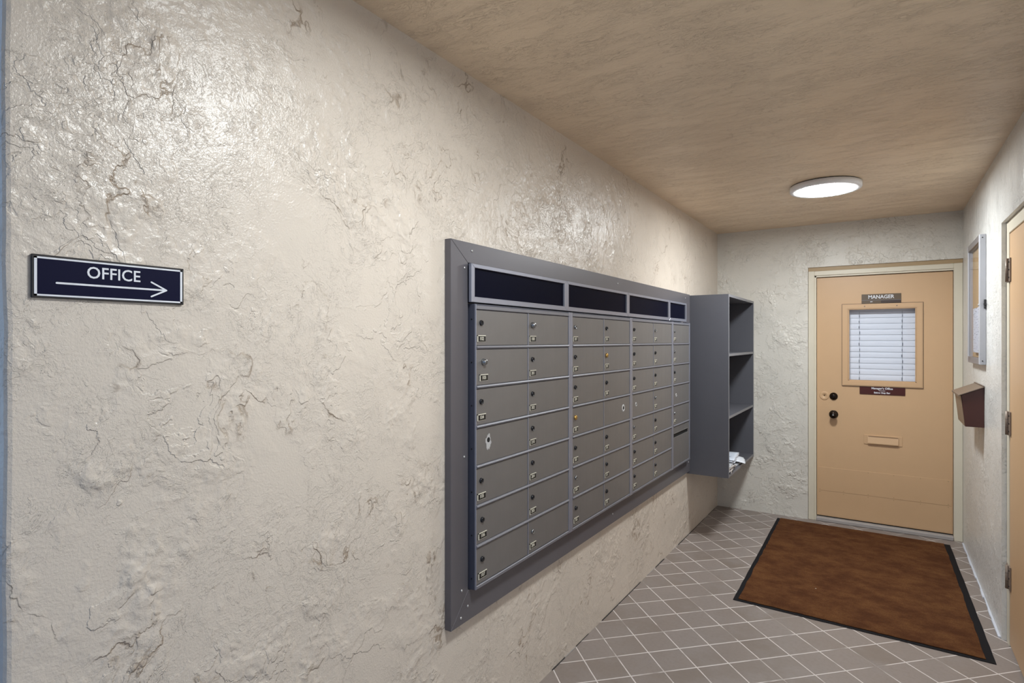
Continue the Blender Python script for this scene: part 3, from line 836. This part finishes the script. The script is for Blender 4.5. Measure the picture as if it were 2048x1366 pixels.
paper('magazine', 'white magazine, middle one of the three on top of the papers', 'magazine', 0.162, 4.850, 0.235, 0.33, zb+0.0515, 0.009, 4, (M['mag'], M['paper']))
paper('magazine', 'blue and white magazine topmost on the pile in the bottom shelf', 'magazine', 0.165, 4.855, 0.240, 0.34, zb+0.062, 0.009, 6, (M['mag'], M['paper']))

# ------------------------------------------------------------------ notice case on the right wall
cs = empty('notice_case', (HX, 4.58, 1.372), 'narrow aluminium framed glass notice case on the right wall', 'notice case')
CX0, CY0, CY1, CZ0, CZ1 = 1.7487, 4.292, 4.862, 1.372, 2.134
m = MB(); m.box(HX-0.006, HX-0.0006, CY0+0.004, CY1-0.004, CZ0+0.004, CZ1-0.004); m.build('backing_board', M['cork'], cs, (HX, CY0, CZ0))
m = MB(); q_ = HX-0.0008; wf = 0.038
m.box(CX0, q_, CY0, CY0+wf, CZ0, CZ1, bev=0.002); m.build('stile', M['case'], cs, (CX0, CY0, CZ0))
m = MB(); m.box(CX0, q_, CY1-0.030, CY1, CZ0, CZ1, bev=0.002); m.build('stile', M['case'], cs, (CX0, CY1, CZ0))
m = MB(); m.box(CX0, q_, CY0+wf, CY1-0.030, CZ1-wf, CZ1, bev=0.001); m.build('rail', M['caseend'], cs, (CX0, CY0, CZ1))
m = MB(); m.box(CX0, q_, CY0+wf, CY1-0.030, CZ0, CZ0+wf, bev=0.001); m.build('rail', M['caseend'], cs, (CX0, CY0, CZ0))
m = MB(); m.box(CX0+0.006, CX0+0.009, CY0+wf, CY1-0.030, CZ0+wf, CZ1-wf); m.build('glass_pane', M['glass'], cs, (CX0, CY0, CZ0))
m = MB(); m.box(CX0+0.020, q_-0.001, CY0-0.010, CY0+0.0005, 1.700, 1.752, bev=0.001, mi=0); m.cyl((CX0+0.024, CY0-0.012, 1.726), (0, -1, 0), 0.007, 0.008, mi=0, seg=12)
m.cyl((CX0-0.003, CY0+0.012, 1.722), (-1, 0, 0), 0.006, 0.006, mi=1, seg=12)
m.build('latch', [M['seam_line'], M['screw']], cs, (CX0, CY0, 1.72))
for zz in (CZ1-0.020, CZ0+0.022):
    m = MB(); m.cyl((CX0+0.014, CY0-0.001, zz), (0, -1, 0), 0.0035, 0.002, seg=10); m.build('screw', M['seam_line'], cs, (CX0, CY0, zz))
m = MB(); m.box(CX0+0.0100, CX0+0.0108, 4.333, 4.670, 1.440, 1.715)
setp(m.build('paper_notice', M['notice'], None, (HX-0.007, 4.54, 1.44)), 'white printed notice sheet behind the glass of the notice case', 'notice')

# ------------------------------------------------------------------ brown drop box
db = empty('drop_box', (HX, 4.55, 0.998), 'brown metal drop box with sloping lid on the right wall below the notice case', 'drop box')
m = MB(); xw = HX-0.0008
t_ = 0.004
m.prism([(xw, 0.998), (1.690, 0.998), (1.672, 1.186), (xw, 1.236)], 'y', 4.362, 4.735, bev=0.0015)
m.build('box_body', M['boxbrown'], db, (HX, 4.55, 1.0))
m = MB(); m.prism([(xw, 1.2375), (1.660, 1.1835), (1.660, 1.1765), (1.657, 1.1765), (1.657, 1.1865), (xw, 1.2425)], 'y', 4.350, 4.748)
m.build('lid', M['boxlid'], db, (HX, 4.55, 1.24))
m = MB(); m.cyl((xw-0.004, 4.748, 1.241), (0, 1, 0), 0.004, 0.004, seg=10); m.cyl((xw-0.004, 4.55, 1.2435), (0, 1, 0), 0.0035, 0.396, seg=12)
m.build('hinge_rod', M['boxlid'], db, (HX, 4.55, 1.24))
m = MB(); m.prism([(1.6715, 1.18), (1.6905, 1.000), (1.6885, 1.000), (1.6695, 1.18)], 'y', 4.372, 4.725); m.build('front_panel', M['boxlid'], db, (1.68, 4.55, 1.1))

# ------------------------------------------------------------------ door mat
mt_ = empty('door_mat', (1.12, 4.41, 0), 'large brown rectangular mat with black rubber edge in front of the manager door', 'mat')
A, B, C_, D_ = (0.520, 5.336), (0.541, 3.512), (1.722, 3.476), (1.692, 5.318)
def lerp(p, q, t): return (p[0]+(q[0]-p[0])*t, p[1]+(q[1]-p[1])*t)
def edge_pts(p, q, n, rnd, amp):
    L = math.hypot(q[0]-p[0], q[1]-p[1]); nx_, ny_ = -(q[1]-p[1])/L, (q[0]-p[0])/L
    out = []
    for k in range(n):
        x_, y_ = lerp(p, q, k/n); o_ = rnd.uniform(-amp, amp) if k else 0
        out.append((x_+nx_*o_, y_+ny_*o_))
    return out
rnd = random.Random(12)
outer = edge_pts(A, B, 20, rnd, 0.0012)+edge_pts(B, C_, 16, rnd, 0.0012)+edge_pts(C_, D_, 20, rnd, 0.0012)+edge_pts(D_, A, 16, rnd, 0.0012)
def inset(P, dl, db_, dr, dt): # quad with its own margins
    return ((P[0][0]+dl, P[0][1]-dt), (P[1][0]+dl, P[1][1]+db_), (P[2][0]-dr, P[2][1]+db_), (P[3][0]-dr, P[3][1]-dt))
I = inset((A, B, C_, D_), 0.026, 0.022, 0.036, 0.006)
inner = edge_pts(I[0], I[1], 40, rnd, 0.003)+edge_pts(I[1], I[2], 32, rnd, 0.0035)+edge_pts(I[2], I[3], 40, rnd, 0.003)+edge_pts(I[3], I[0], 32, rnd, 0.002)
m = MB(); m.prism(outer, 'z', 0.0006, 0.0035, bev=0.0008); m.build('rubber_border', M['rubber'], mt_, (1.12, 4.41, 0))
m = MB(); m.prism(inner, 'z', 0.0036, 0.0085, bev=0.0015); m.build('carpet_pile', M['pile'], mt_, (1.12, 4.41, 0.004))
